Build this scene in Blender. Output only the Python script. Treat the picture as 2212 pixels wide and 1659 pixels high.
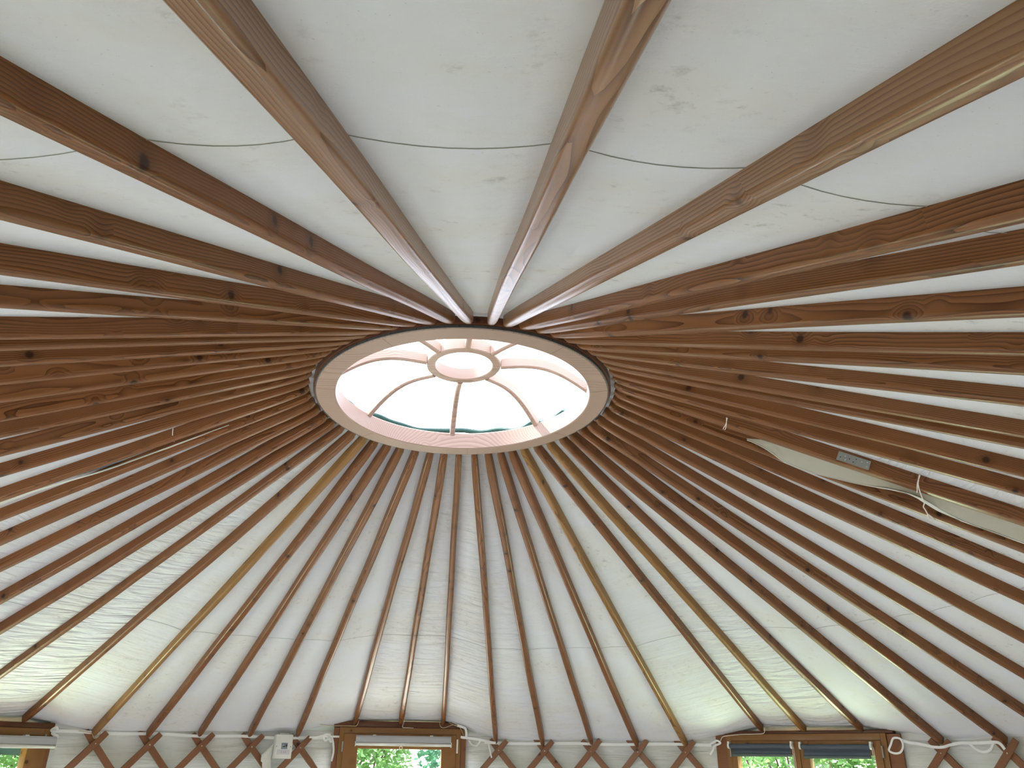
import bpy, bmesh, math, random
from mathutils import Vector, Matrix, Euler
from math import sin, cos, pi, sqrt

C = bpy.context.scene.collection
sc = bpy.context.scene
for o in list(bpy.data.objects):
    bpy.data.objects.remove(o)

# ------------------------------------------------------------------ camera
cam_d = bpy.data.cameras.new('camera')
cam = bpy.data.objects.new('camera', cam_d)
C.objects.link(cam)
right = Vector((0.99736746, -0.07148716, 0.01215493))
down = Vector((0.04139405, 0.42366207, -0.90487402))
fwd = Vector((0.05953730, 0.90299504, 0.42550590))
m = Matrix((right, -down, -fwd)).transposed().to_4x4()
m.translation = Vector((0.0, -3.3108, 1.5))
cam.matrix_world = m
cam_d.sensor_fit = 'HORIZONTAL'
cam_d.sensor_width = 36.0
cam_d.lens = 36.0 * 1731.3 / 2212.0
cam_d.clip_start = 0.02
cam_d.clip_end = 300
sc.camera = cam

# ------------------------------------------------------------------ world, exposure
SKY = (0.84, 0.94, 1.10)
SKY_STRENGTH = 3.3
GROUND = (0.56, 0.68, 0.50)
GROUND_STRENGTH = 3.6
w = bpy.data.worlds.new('world')
sc.world = w
w.use_nodes = True
nt = w.node_tree
nt.nodes.clear()
wo = nt.nodes.new('ShaderNodeOutputWorld')
bg = nt.nodes.new('ShaderNodeBackground')
tc = nt.nodes.new('ShaderNodeTexCoord')
sx = nt.nodes.new('ShaderNodeSeparateXYZ')
mr = nt.nodes.new('ShaderNodeMapRange')
mr.interpolation_type = 'SMOOTHSTEP'
mr.inputs['From Min'].default_value = -0.03
mr.inputs['From Max'].default_value = 0.16
mx = nt.nodes.new('ShaderNodeMix')
mx.data_type = 'RGBA'
mx.inputs[6].default_value = tuple(c * GROUND_STRENGTH for c in GROUND) + (1,)
mx.inputs[7].default_value = tuple(c * SKY_STRENGTH for c in SKY) + (1,)
nt.links.new(tc.outputs['Generated'], sx.inputs[0])
nt.links.new(sx.outputs['Z'], mr.inputs['Value'])
nt.links.new(mr.outputs[0], mx.inputs[0])
nt.links.new(mx.outputs[2], bg.inputs['Color'])
nt.links.new(bg.outputs[0], wo.inputs['Surface'])
w.cycles.sampling_method = 'MANUAL'
w.cycles.sample_map_resolution = 256

sc.view_settings.view_transform = 'Standard'
sc.view_settings.look = 'None'
sc.view_settings.gamma = 1.0
sc.view_settings.use_curve_mapping = False
sc.view_settings.exposure = 0.72
sc.cycles.max_bounces = 6
sc.cycles.diffuse_bounces = 4
sc.cycles.use_adaptive_sampling = True
sc.cycles.adaptive_threshold = 0.07
sc.cycles.adaptive_min_samples = 16
sc.cycles.glossy_bounces = 3
sc.cycles.transmission_bounces = 3
sc.cycles.transparent_max_bounces = 10
sc.cycles.caustics_reflective = False
sc.cycles.caustics_refractive = False
sc.cycles.sample_clamp_indirect = 6.0

# ------------------------------------------------------------------ dimensions
CAMZ = 1.5
U = 0.65                      # crown ring outer radius
R = 3.766                     # lattice wall radius
RING_Z = CAMZ + 2.2497 * U    # underside of the crown ring
TILT_X, TILT_Y = 0.0275, -0.025
RAFT_W, RAFT_H = 0.038, 0.047
random.seed(7)

def polar(az, r, z):
    return Vector((r * sin(az), r * cos(az), z))

WINDOWS = {  # azimuth, half width of the opening in the lattice
    1: (6.179, 0.530), 2: (0.736, 0.655), 3: (5.379, 0.500),
    4: (1.640, 0.530), 5: (2.420, 0.530), 6: (4.560, 0.530), 7: (3.900, 0.530)}
DOOR = (3.300, 0.520)

def portal(name, mat, sx_, sy_):
    l = bpy.data.lights.new(name, 'AREA')
    l.shape = 'RECTANGLE'
    l.size, l.size_y = sx_, sy_
    l.cycles.is_portal = True
    o = bpy.data.objects.new(name, l)
    C.objects.link(o)
    o.matrix_world = mat
    return o

def wall_matrix(az, r=R, z=0.0):
    """local x along the wall (clockwise), local y outwards, local z up"""
    xa = Vector((cos(az), -sin(az), 0)); ya = Vector((sin(az), cos(az), 0)); za = Vector((0, 0, 1))
    mm = Matrix((xa, ya, za)).transposed().to_4x4()
    mm.translation = polar(az, r, z)
    return mm

for n, (az, hw) in list(WINDOWS.items()) + [(8, DOOR)]:
    base = wall_matrix(az, R + 0.12, 1.18)
    rot = Matrix(((1, 0, 0), (0, 0, 1), (0, -1, 0))).to_4x4()   # light z axis -> local y (outwards)
    portal('daylight_portal', base @ rot, 2 * hw, 0.95)
# added area lamps as daylight, aimed steeply through the openings at the pale floor
for az, watts, dr_, dz_ in [(WINDOWS[4][0], 5, 0.02, 1.18), (WINDOWS[5][0], 4, 0.02, 1.18), (WINDOWS[6][0], 24, 0.02, 1.18), (WINDOWS[7][0], 15, 0.02, 1.18), (DOOR[0], 14, 0.02, 1.18),
                      (WINDOWS[1][0], 52, 0.50, 1.95), (WINDOWS[2][0], 42, 0.50, 1.93), (WINDOWS[3][0], 60, 0.50, 1.93)]:
    l = bpy.data.lights.new('window_daylight', 'AREA')
    l.shape = 'RECTANGLE'; l.size, l.size_y = 0.66, 0.5
    l.energy = watts; l.color = (0.93, 0.98, 1.0); l.spread = math.radians(130 if dr_ < 0.1 else 90)
    o = bpy.data.objects.new('window_daylight', l); C.objects.link(o)
    t_ = math.radians(14 if dr_ == 0.021 else 52)
    rot = Matrix(((1, 0, 0), (0, sin(t_), cos(t_)), (0, -cos(t_), sin(t_)))).to_4x4()
    o.matrix_world = wall_matrix(az, R + dr_, dz_) @ rot
# added lamps outside the windows, throwing light up into the roof as lawn bounce
for n, watts, col in [(1, 5.5, (1.0, 0.97, 0.93)), (2, 10, (0.80, 1.0, 0.66)), (3, 13, (0.86, 1.0, 0.72)), (4, 3, (0.93, 0.98, 1.0)), (5, 4, (0.93, 0.97, 1.0)), (6, 12, (0.93, 0.98, 1.0)), (7, 12, (0.93, 0.97, 1.0))]:
    l = bpy.data.lights.new('lawn_light', 'AREA')
    l.shape = 'RECTANGLE'; l.size, l.size_y = 0.8, 0.4
    l.energy = watts; l.color = col; l.spread = math.radians(120)
    o = bpy.data.objects.new('lawn_light', l); C.objects.link(o)
    t_ = math.radians(32)
    rot = Matrix(((1, 0, 0), (0, sin(t_), cos(t_)), (0, cos(t_), -sin(t_)))).to_4x4()
    rot.col[0] = (-1, 0, 0, 0)
    o.matrix_world = wall_matrix(WINDOWS[n][0], R + 0.42, 0.80) @ rot
mt = Matrix.Translation((0, 0, RING_Z + 0.34))
portal('daylight_portal', mt, 1.34, 1.34)

# sun, high on the left: it falls through the skylight on the right inside of the crown ring
sun_d = bpy.data.lights.new('sun', 'SUN')
sun_d.energy = 12.0
sun_d.color = (1.0, 0.97, 0.94)
sun_d.angle = math.radians(0.6)
sun = bpy.data.objects.new('sun', sun_d); C.objects.link(sun)
SUN_AZ, SUN_EL = 5.04, math.radians(56)
sdir = Vector((sin(SUN_AZ) * cos(SUN_EL), cos(SUN_AZ) * cos(SUN_EL), sin(SUN_EL)))
sun.matrix_world = sdir.to_track_quat('Z', 'Y').to_matrix().to_4x4()

# ------------------------------------------------------------------ material helpers
class NT:
    def __init__(s, name):
        s.m = bpy.data.materials.new(name); s.m.use_nodes = True
        s.t = s.m.node_tree; s.t.nodes.clear()
        s.out = s.t.nodes.new('ShaderNodeOutputMaterial')
    def n(s, typ, **kw):
        nd = s.t.nodes.new('ShaderNode' + typ)
        for k, v in kw.items():
            if k.startswith('_'):
                nd.inputs[int(k[1:])].default_value = v
            elif k in nd.inputs:
                nd.inputs[k].default_value = v
            else:
                setattr(nd, k, v)
        return nd
    def l(s, a, b):
        s.t.links.new(a, b)
    def math(s, op, a, b=None, c=None):
        nd = s.t.nodes.new('ShaderNodeMath'); nd.operation = op
        for i, v in enumerate((a, b, c)):
            if v is None: continue
            if isinstance(v, (int, float)): nd.inputs[i].default_value = v
            else: s.l(v, nd.inputs[i])
        return nd.outputs[0]
    def vmath(s, op, a, b):
        nd = s.t.nodes.new('ShaderNodeVectorMath'); nd.operation = op
        for i, v in enumerate((a, b)):
            if isinstance(v, (tuple, list)): nd.inputs[i].default_value = v
            else: s.l(v, nd.inputs[i])
        return nd.outputs[0]
    def mix(s, f, a, b, blend='MIX'):
        nd = s.t.nodes.new('ShaderNodeMix'); nd.data_type = 'RGBA'; nd.blend_type = blend
        if isinstance(f, (int, float)): nd.inputs[0].default_value = f
        else: s.l(f, nd.inputs[0])
        for i, v in ((6, a), (7, b)):
            if isinstance(v, tuple): nd.inputs[i].default_value = v if len(v) == 4 else v + (1,)
            else: s.l(v, nd.inputs[i])
        return nd.outputs[2]
    def step(s, v, lo, hi, a=0.0, b=1.0):
        nd = s.t.nodes.new('ShaderNodeMapRange'); nd.interpolation_type = 'SMOOTHSTEP'
        nd.inputs['From Min'].default_value = lo; nd.inputs['From Max'].default_value = hi
        nd.inputs['To Min'].default_value = a; nd.inputs['To Max'].default_value = b
        s.l(v, nd.inputs['Value'])
        return nd.outputs[0]

def plain(name, col, rough=0.6, metal=0.0, spec=0.5, bump=0.0, bscale=60, var=0.0):
    t = NT(name)
    b = t.n('BsdfPrincipled', Roughness=rough, Metallic=metal)
    b.inputs['Specular IOR Level'].default_value = spec
    tcn = t.n('TexCoord')
    nz = t.n('TexNoise', Scale=bscale, Detail=4.0)
    t.l(tcn.outputs['Object'], nz.inputs['Vector'])
    dk = tuple(c * (1 - var) for c in col)
    t.l(t.mix(nz.outputs[0], tuple(col), dk), b.inputs['Base Color'])
    if bump:
        bp = t.n('Bump', Strength=bump, Distance=0.003)
        t.l(nz.outputs[0], bp.inputs['Height']); t.l(bp.outputs[0], b.inputs['Normal'])
    t.l(b.outputs[0], t.out.inputs[0])
    return t.m

def wood(name, light, dark, knot, rough=0.42, coat=0.25, ring=60.0, axis='X', tint=None, knots=True, cen=0.09):
    t = NT(name)
    tcn = t.n('TexCoord'); oi = t.n('ObjectInfo')
    v = tcn.outputs['Object']
    if axis != 'X':
        sp = t.n('SeparateXYZ'); cb = t.n('CombineXYZ'); t.l(v, sp.inputs[0])
        order = {'Z': ('Z', 'Y', 'X'), 'Y': ('Y', 'X', 'Z')}[axis]
        for i, a in enumerate(order): t.l(sp.outputs[a], cb.inputs[i])
        v = cb.outputs[0]
    # a different piece of the log for every piece of timber
    rnd = oi.outputs['Random']
    off = t.n('CombineXYZ')
    t.l(t.math('MULTIPLY', rnd, 91.0), off.inputs[0])
    t.l(t.math('MULTIPLY', t.math('SINE', t.math('MULTIPLY', rnd, 173.0)), cen), off.inputs[1])
    t.l(t.math('MULTIPLY', t.math('SINE', t.math('MULTIPLY', rnd, 311.0)), cen), off.inputs[2])
    v = t.vmath('ADD', v, off.outputs[0])
    # knots
    vo = t.n('TexVoronoi', Scale=10.5, Randomness=1.0)
    t.l(v, vo.inputs['Vector'])
    pick = t.n('SeparateColor'); t.l(vo.outputs['Color'], pick.inputs[0])
    chosen = t.math('GREATER_THAN', pick.outputs[0], 0.52)
    core = t.math('MULTIPLY', t.step(vo.outputs['Distance'], 0.07, 0.17, 1.0, 0.0), chosen)
    halo = t.math('MULTIPLY', t.step(vo.outputs['Distance'], 0.08, 0.5, 1.0, 0.0), chosen)
    # slow drift of the heart of the log, so the rings are cut into lines and arches
    dn = t.n('TexNoise', Scale=1.0, Detail=2.0, Roughness=0.45)
    mp = t.n('Mapping'); mp.inputs['Scale'].default_value = (1.5, 5.0, 5.0)
    t.l(v, mp.inputs[0]); t.l(mp.outputs[0], dn.inputs['Vector'])
    d = t.vmath('SUBTRACT', dn.outputs['Color'], (0.5, 0.5, 0.5))
    d = t.vmath('MULTIPLY', d, (0.0, 0.055, 0.055))
    v2 = t.vmath('ADD', v, d)
    sp2 = t.n('SeparateXYZ'); t.l(v2, sp2.inputs[0])
    cb2 = t.n('CombineXYZ')
    t.l(t.math('MULTIPLY', sp2.outputs[0], 0.04), cb2.inputs[0])
    t.l(t.math('ADD', sp2.outputs[1], t.math('MULTIPLY', halo, 0.012)), cb2.inputs[1])
    t.l(sp2.outputs[2], cb2.inputs[2])
    wv = t.n('TexWave', wave_type='RINGS', rings_direction='X', wave_profile='SAW', Scale=ring, Distortion=0.6, Detail=2.0)
    wv.inputs['Detail Scale'].default_value = 1.5
    t.l(cb2.outputs[0], wv.inputs['Vector'])
    fn = t.n('TexNoise', Scale=1.0, Detail=3.0)
    mp2 = t.n('Mapping'); mp2.inputs['Scale'].default_value = (14, 420, 420)
    t.l(v, mp2.inputs[0]); t.l(mp2.outputs[0], fn.inputs['Vector'])
    pn = t.n('TexNoise', Scale=3.0, Detail=2.0); t.l(v, pn.inputs['Vector'])
    g = t.math('POWER', wv.outputs['Fac'], 2.2)
    g = t.math('MULTIPLY', g, t.step(pn.outputs[0], 0.3, 0.7, 0.55, 1.0))
    col = t.mix(g, tuple(light), tuple(dark))
    col = t.mix(t.math('MULTIPLY', fn.outputs[0], 0.28), col, tuple(dark))
    if tint:
        col = t.mix(t.step(t.math('FRACT', t.math('MULTIPLY', rnd, 57.0)), 0.0, 1.0, 0.0, 0.5), col, t.mix(1.0, col, tint, 'MULTIPLY'))
    if knots:
        col = t.mix(t.math('MULTIPLY', halo, 0.35), col, tuple(dark))
        col = t.mix(t.math('MULTIPLY', core, 0.85), col, tuple(knot))
    b = t.n('BsdfPrincipled', Roughness=rough)
    b.inputs['Coat Weight'].default_value = coat
    b.inputs['Coat Roughness'].default_value = 0.22
    b.inputs['Specular IOR Level'].default_value = 0.15
    t.l(col, b.inputs['Base Color'])
    bp = t.n('Bump', Strength=0.25, Distance=0.002)
    t.l(t.math('ADD', t.math('MULTIPLY', g, 0.5), t.math('MULTIPLY', core, -1.0)), bp.inputs['Height'])
    t.l(bp.outputs[0], b.inputs['Normal'])
    t.l(b.outputs[0], t.out.inputs[0])
    return t.m

def canvas(name, col, transl=0.25, wrinkle=True, stains=1.0):
    t = NT(name)
    tcn = t.n('TexCoord'); uv = t.n('UVMap')
    ob = tcn.outputs['Object']
    n1 = t.n('TexNoise', Scale=3.2, Detail=4.0, Roughness=0.6); t.l(ob, n1.inputs['Vector'])
    n2 = t.n('TexNoise', Scale=26.0, Detail=6.0, Roughness=0.72); t.l(ob, n2.inputs['Vector'])
    n3 = t.n('TexNoise', Scale=240.0, Detail=2.0); t.l(ob, n3.inputs['Vector'])
    warm = t.mix(t.step(n1.outputs[0], 0.35, 0.68), tuple(col), (col[0] * 0.99, col[1] * 0.965, col[2] * 0.90))
    mould = t.math('MULTIPLY', t.step(n2.outputs[0], 0.54, 0.72), t.step(n1.outputs[0], 0.42, 0.66))
    c2 = t.mix(t.math('MULTIPLY', mould, 0.55 * stains), warm, (0.33, 0.33, 0.33))
    speck = t.step(n3.outputs[0], 0.70, 0.78)
    c3 = t.mix(t.math('MULTIPLY', speck, 0.35 * stains), c2, (0.28, 0.27, 0.25))
    b = t.n('BsdfPrincipled', Roughness=0.85)
    b.inputs['Specular IOR Level'].default_value = 0.15
    t.l(c3, b.inputs['Base Color'])
    h = t.math('MULTIPLY', n3.outputs[0], 0.12)
    if wrinkle:
        at = t.n('Attribute'); at.attribute_name = 'wrinkle'
        mp = t.n('Mapping'); mp.inputs['Scale'].default_value = (1.1, 20.0, 1.0)
        wn = t.n('TexNoise', Scale=1.0, Detail=3.0, Roughness=0.5, Distortion=0.8)
        t.l(uv.outputs[0], mp.inputs[0]); t.l(mp.outputs[0], wn.inputs['Vector'])
        wr = t.math('POWER', wn.outputs[0], 1.6)
        h = t.math('ADD', h, t.math('MULTIPLY', t.math('MULTIPLY', wr, at.outputs['Fac']), 13.0))
    h = t.math('ADD', h, t.math('MULTIPLY', n1.outputs[0], 3.0))
    bp = t.n('Bump', Strength=0.8, Distance=0.004)
    t.l(h, bp.inputs['Height']); t.l(bp.outputs[0], b.inputs['Normal'])
    if transl:
        tr = t.n('BsdfTranslucent'); t.l(c3, tr.inputs['Color'])
        ms = t.n('MixShader', _0=transl)
        t.l(b.outputs[0], ms.inputs[1]); t.l(tr.outputs[0], ms.inputs[2])
        t.l(ms.outputs[0], t.out.inputs[0])
    else:
        t.l(b.outputs[0], t.out.inputs[0])
    return t.m

def glassy(name, tint=(0.97, 0.99, 0.98), gl=0.06):
    t = NT(name)
    a = t.n('BsdfTransparent'); a.inputs[0].default_value = tint + (1,)
    g = t.n('BsdfGlossy', Roughness=0.03)
    ms = t.n('MixShader', _0=gl)
    t.l(a.outputs[0], ms.inputs[1]); t.l(g.outputs[0], ms.inputs[2]); t.l(ms.outputs[0], t.out.inputs[0])
    return t.m

def leafy(name, c1, c2):
    t = NT(name)
    tcn = t.n('TexCoord')
    nz = t.n('TexNoise', Scale=2.5, Detail=3.0); t.l(tcn.outputs['Object'], nz.inputs['Vector'])
    col = t.mix(t.step(nz.outputs[0], 0.35, 0.65), c1, c2)
    b = t.n('BsdfPrincipled', Roughness=0.45); t.l(col, b.inputs['Base Color'])
    tr = t.n('BsdfTranslucent'); t.l(col, tr.inputs['Color'])
    ms = t.n('MixShader', _0=0.45)
    t.l(b.outputs[0], ms.inputs[1]); t.l(tr.outputs[0], ms.inputs[2]); t.l(ms.outputs[0], t.out.inputs[0])
    return t.m

M = {}
M['rafter'] = wood('rafter_wood', (0.29, 0.122, 0.048), (0.066, 0.020, 0.007), (0.024, 0.008, 0.005), coat=0.28, tint=(1.0, 0.86, 0.72))
M['pale'] = wood('pale_rafter_wood', (0.38, 0.20, 0.105), (0.115, 0.046, 0.022), (0.035, 0.014, 0.009), coat=0.6)  # pale wood, with the stronger light on the overhead rafters put into its colour
M['golden'] = wood('golden_rafter_wood', (0.37, 0.19, 0.06), (0.14, 0.055, 0.015), (0.03, 0.010, 0.006), coat=0.28)  # golden wood, partly greenish window light put into the colour
M['lath'] = wood('lath_wood', (0.30, 0.135, 0.065), (0.16, 0.06, 0.03), (0.06, 0.02, 0.012), rough=0.5, ring=45)
M['crown'] = wood('crown_wood', (0.47, 0.33, 0.275), (0.30, 0.195, 0.155), (0.2, 0.12, 0.08), rough=0.5, coat=0.1, ring=40, knots=False, cen=0.3)
M['frame'] = wood('window_wood', (0.34, 0.17, 0.06), (0.20, 0.085, 0.028), (0.08, 0.03, 0.01), rough=0.4, axis='X')
M['darkwood'] = wood('header_wood', (0.17, 0.062, 0.03), (0.09, 0.03, 0.015), (0.04, 0.012, 0.008), rough=0.5)
M['canvas'] = canvas('roof_canvas', (0.75, 0.765, 0.83), 0.0)
M['wallcloth'] = canvas('wall_canvas', (0.72, 0.715, 0.715), 0.045, stains=0.5)
M['cloth'] = canvas('white_cotton', (0.80, 0.80, 0.78), 0.1, wrinkle=False, stains=0.0)
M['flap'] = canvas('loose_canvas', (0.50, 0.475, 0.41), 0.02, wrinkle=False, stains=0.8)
M['tape'] = plain('cotton_tape', (0.90, 0.90, 0.89), 0.8, bump=0.3, bscale=400)
M['cord'] = plain('cotton_cord', (0.86, 0.78, 0.72), 0.8, bump=0.3, bscale=500)
M['jute'] = plain('jute_cord', (0.60, 0.46, 0.26), 0.8, bump=0.3, bscale=500)
M['seam'] = plain('seam_thread', (0.34, 0.33, 0.30), 0.8)
M['steel'] = plain('zinc_steel', (0.46, 0.47, 0.45), 0.45, metal=0.7, var=0.25, bscale=80)
M['screw'] = plain('screw_steel', (0.62, 0.62, 0.60), 0.35, metal=0.9)
M['hole'] = plain('dark_hole', (0.02, 0.02, 0.02), 0.9)
M['strap'] = plain('grey_strap', (0.13, 0.125, 0.13), 0.55, metal=0.3, var=0.4, bscale=50)
M['blind'] = plain('silver_blind', (0.46, 0.46, 0.48), 0.35, metal=0.2)
M['blindrail'] = plain('silver_rail', (0.82, 0.80, 0.78), 0.25, metal=0.5)
M['slate'] = plain('slate_blind', (0.075, 0.095, 0.125), 0.6, bump=0.2, bscale=300)
M['slatebar'] = plain('blind_bar', (0.09, 0.12, 0.11), 0.4)
M['white'] = plain('white_plastic', (0.80, 0.79, 0.75), 0.35)
M['greyplastic'] = plain('pale_grey_plastic', (0.66, 0.63, 0.66), 0.35)
M['lcd'] = plain('smoked_window', (0.25, 0.33, 0.38), 0.2, var=0.3, bscale=60)
M['black'] = plain('black_plastic', (0.02, 0.02, 0.025), 0.4)
M['teal'] = plain('teal_canvas', (0.012, 0.07, 0.06), 0.75, bump=0.4, bscale=30, var=0.4)
M['glass'] = glassy('window_glass')
M['dome'] = glassy('acrylic_dome', (0.98, 0.99, 1.0), 0.04)
M['floor'] = wood('floor_boards', (0.60, 0.57, 0.55), (0.48, 0.44, 0.41), (0.25, 0.2, 0.17), ring=40, cen=0.3, knots=False)
M['leaf1'] = leafy('leaf_light', (0.20, 0.38, 0.10), (0.40, 0.58, 0.28))
M['leaf2'] = leafy('leaf_cool', (0.12, 0.30, 0.18), (0.30, 0.52, 0.40))
M['stem'] = plain('branch_bark', (0.14, 0.10, 0.06), 0.9, bump=0.4, bscale=40)
M['soil'] = plain('lawn_green', (0.16, 0.26, 0.07), 0.9, bump=0.5, bscale=30, var=0.4)

# ------------------------------------------------------------------ mesh helpers
class MB:
    def __init__(s):
        s.v = []; s.f = []; s.smooth = True
    def add(s, vs, fs):
        o = len(s.v)
        s.v += [tuple(q) for q in vs]
        s.f += [tuple(i + o for i in f) for f in fs]
        return s
    def box(s, x0, x1, y0, y1, z0, z1, mat=None):
        vs = [Vector((x, y, z)) for x in (x0, x1) for y in (y0, y1) for z in (z0, z1)]
        if mat: vs = [mat @ q for q in vs]
        return s.add(vs, [(0, 1, 3, 2), (4, 6, 7, 5), (0, 4, 5, 1), (2, 3, 7, 6), (0, 2, 6, 4), (1, 5, 7, 3)])
    def tube(s, pts, r, n=6, caps=True):
        pts = [Vector(p) for p in pts]; L = len(pts)
        rr = r if isinstance(r, (list, tuple)) else [r] * L
        vs = []; up = Vector((0, 0, 1)); prev = None
        for i, p in enumerate(pts):
            t = (pts[min(i + 1, L - 1)] - pts[max(i - 1, 0)]).normalized()
            if prev is None:
                a = t.cross(up)
                if a.length < 0.1: a = t.cross(Vector((1, 0, 0)))
            else:
                a = prev - t * prev.dot(t)
            a.normalize(); prev = a; b = t.cross(a)
            for j in range(n):
                q = 2 * pi * j / n
                vs.append(p + (a * cos(q) + b * sin(q)) * rr[i])
        fs = [(i * n + j, i * n + (j + 1) % n, (i + 1) * n + (j + 1) % n, (i + 1) * n + j) for i in range(L - 1) for j in range(n)]
        if caps: fs += [tuple(range(n))[::-1], tuple((L - 1) * n + j for j in range(n))]
        return s.add(vs, fs)
    def ribbon(s, pts, widths, nrm, th=0.0012):
        """flat tape with thickness; nrm(i, p) gives the face normal"""
        pts = [Vector(p) for p in pts]; L = len(pts); vs = []
        wv = widths if isinstance(widths, (list, tuple)) else [widths] * L
        for i, p in enumerate(pts):
            t = (pts[min(i + 1, L - 1)] - pts[max(i - 1, 0)]).normalized()
            nn = Vector(nrm(i, p)).normalized(); sd = t.cross(nn)
            if sd.length < 1e-3: sd = Vector((0, 0, 1))
            sd.normalize(); nn = sd.cross(t).normalized()
            for a, b in ((-1, -1), (1, -1), (1, 1), (-1, 1)):
                vs.append(p + sd * a * wv[i] / 2 + nn * b * th / 2)
        fs = [(i * 4 + j, i * 4 + (j + 1) % 4, (i + 1) * 4 + (j + 1) % 4, (i + 1) * 4 + j) for i in range(L - 1) for j in range(4)]
        fs += [(3, 2, 1, 0), tuple((L - 1) * 4 + j for j in range(4))]
        return s.add(vs, fs)
    def revolve(s, prof, n=128, closed=True):
        """prof: list of (r, z); revolved about z"""
        k = len(prof); vs = []
        for i in range(n):
            a = 2 * pi * i / n
            vs += [(r * sin(a), r * cos(a), z) for r, z in prof]
        fs = []
        for i in range(n):
            j2 = (i + 1) % n
            for q in range(k if closed else k - 1):
                q2 = (q + 1) % k
                fs.append((i * k + q, i * k + q2, j2 * k + q2, j2 * k + q))
        return s.add(vs, fs)
    def sphere(s, c, r, nu=8, nv=6, sc_=(1, 1, 1)):
        c = Vector(c); vs = []
        for i in range(nv + 1):
            ph = pi * i / nv
            for j in range(nu):
                a = 2 * pi * j / nu
                vs.append(c + Vector((r * sc_[0] * sin(ph) * cos(a), r * sc_[1] * sin(ph) * sin(a), r * sc_[2] * cos(ph))))
        fs = [(i * nu + j, i * nu + (j + 1) % nu, (i + 1) * nu + (j + 1) % nu, (i + 1) * nu + j) for i in range(nv) for j in range(nu)]
        return s.add(vs, fs)
    def build(s, name, mat, parent=None, mw=None, angle=40, bevel=0.0):
        me = bpy.data.meshes.new(name)
        me.from_pydata([tuple(q) for q in s.v], [], s.f)
        bm = bmesh.new(); bm.from_mesh(me)
        if bevel:
            bmesh.ops.bevel(bm, geom=list(bm.edges), offset=bevel, segments=2, affect='EDGES', profile=0.6, clamp_overlap=True)
        bmesh.ops.recalc_face_normals(bm, faces=bm.faces)
        bm.to_mesh(me); bm.free()
        me.materials.append(mat)
        me.polygons.foreach_set('use_smooth', [True] * len(me.polygons))
        me.set_sharp_from_angle(angle=math.radians(angle))
        o = bpy.data.objects.new(name, me)
        C.objects.link(o)
        if mw is not None: o.matrix_world = mw
        if parent is not None:
            o.parent = parent            # child coordinates are the parent's local ones
        return o

def tag(o, label=None, cat=None, group=None, kind=None):
    if label: o['label'] = label
    if cat: o['category'] = cat
    if group: o['group'] = group
    if kind: o['kind'] = kind
    return o
def empty(name, mw):
    o = bpy.data.objects.new(name, None); C.objects.link(o); o.matrix_world = mw
    o.empty_display_size = 0.05
    return o

# ------------------------------------------------------------------ rafters
# azimuth of the ring end and of the wall end of every rafter, clockwise from the far side
RAF = {9: (0.0986, 0.0993), 10: (0.2032, 0.1999), 11: (0.2968, 0.3037), 12: (0.3876, 0.3992), 13: (0.4828, 0.5003), 14: (0.591, 0.6577), 15: (0.7022, 0.741), 16: (0.8223, 0.8483),
17: (0.9189, 0.9838), 18: (1.0278, 1.0888), 19: (1.1255, 1.1844), 20: (1.242, 1.28), 21: (1.3557, 1.3813), 22: (1.4739, 1.5085), 23: (1.5821, 1.6035), 24: (1.6876, 1.6989),
25: (1.793, 1.8156), 26: (1.8957, 1.9493), 27: (2.003, 2.0341), 28: (2.1064, 2.1752), 29: (2.2109, 2.2144), 30: (2.3169, 2.3664), 31: (2.4142, 2.507), 32: (2.5264, 2.5727),
33: (2.6262, 2.7026), 34: (2.7233, 2.8218), 35: (2.8242, 2.8803), 36: (2.9161, 2.9994), 37: (3.0036, 3.1074), 38: (3.1266, 3.2248), 39: (3.2233, 3.3274), 40: (3.3238, 3.4552),
41: (3.4286, 3.5984), 42: (3.533, 3.7197), 43: (3.626, 3.8775), 44: (3.7323, 3.9277), 45: (3.8484, 4.0075), 46: (3.9502, 4.1039), 47: (4.0584, 4.2088), 48: (4.1727, 4.3156),
49: (4.2918, 4.3985), 50: (4.391, 4.5028), 51: (4.5042, 4.6105), 52: (4.608, 4.7295), 53: (4.7132, 4.8156), 54: (4.8293, 4.9137), 55: (4.9366, 5.0098), 56: (5.0536, 5.1145),
57: (5.1652, 5.1997), 58: (5.2642, 5.323), 59: (5.3828, 5.4561), 60: (5.4954, 5.5796), 61: (5.5943, 5.6771), 62: (5.7074, 5.7732), 63: (5.813, 5.8701), 64: (5.9343, 5.9659),
65: (6.0488, 6.0803), 66: (6.1526, 6.1772), 67: (6.2637, 6.2683)}
FOOT_Z = {9: 1.616, 10: 1.603, 11: 1.616, 12: 1.606, 13: 1.605, 14: 1.712, 15: 1.701, 16: 1.703, 17: 1.623, 59: 1.682, 60: 1.609, 61: 1.611, 62: 1.627, 63: 1.633, 64: 1.641, 65: 1.738, 66: 1.740, 67: 1.746, 58: 1.66}
KEYS = sorted(RAF)
ON_HEADER = (14, 15, 16, 59, 65, 66, 67)
HEIGHT = {17: 0.051, 18: 0.052, 19: 0.053, 22: 0.052, 23: 0.053, 24: 0.053, 25: 0.055, 26: 0.050, 27: 0.053, 28: 0.052, 55: 0.051, 56: 0.051, 57: 0.050, 20: 0.044, 58: 0.038, 33: 0.051, 40: 0.052, 41: 0.058, 43: 0.056, 44: 0.056, 45: 0.056, 46: 0.058, 47: 0.060, 48: 0.060, 49: 0.060, 50: 0.054, 21: 0.050, 54: 0.050}

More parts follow.
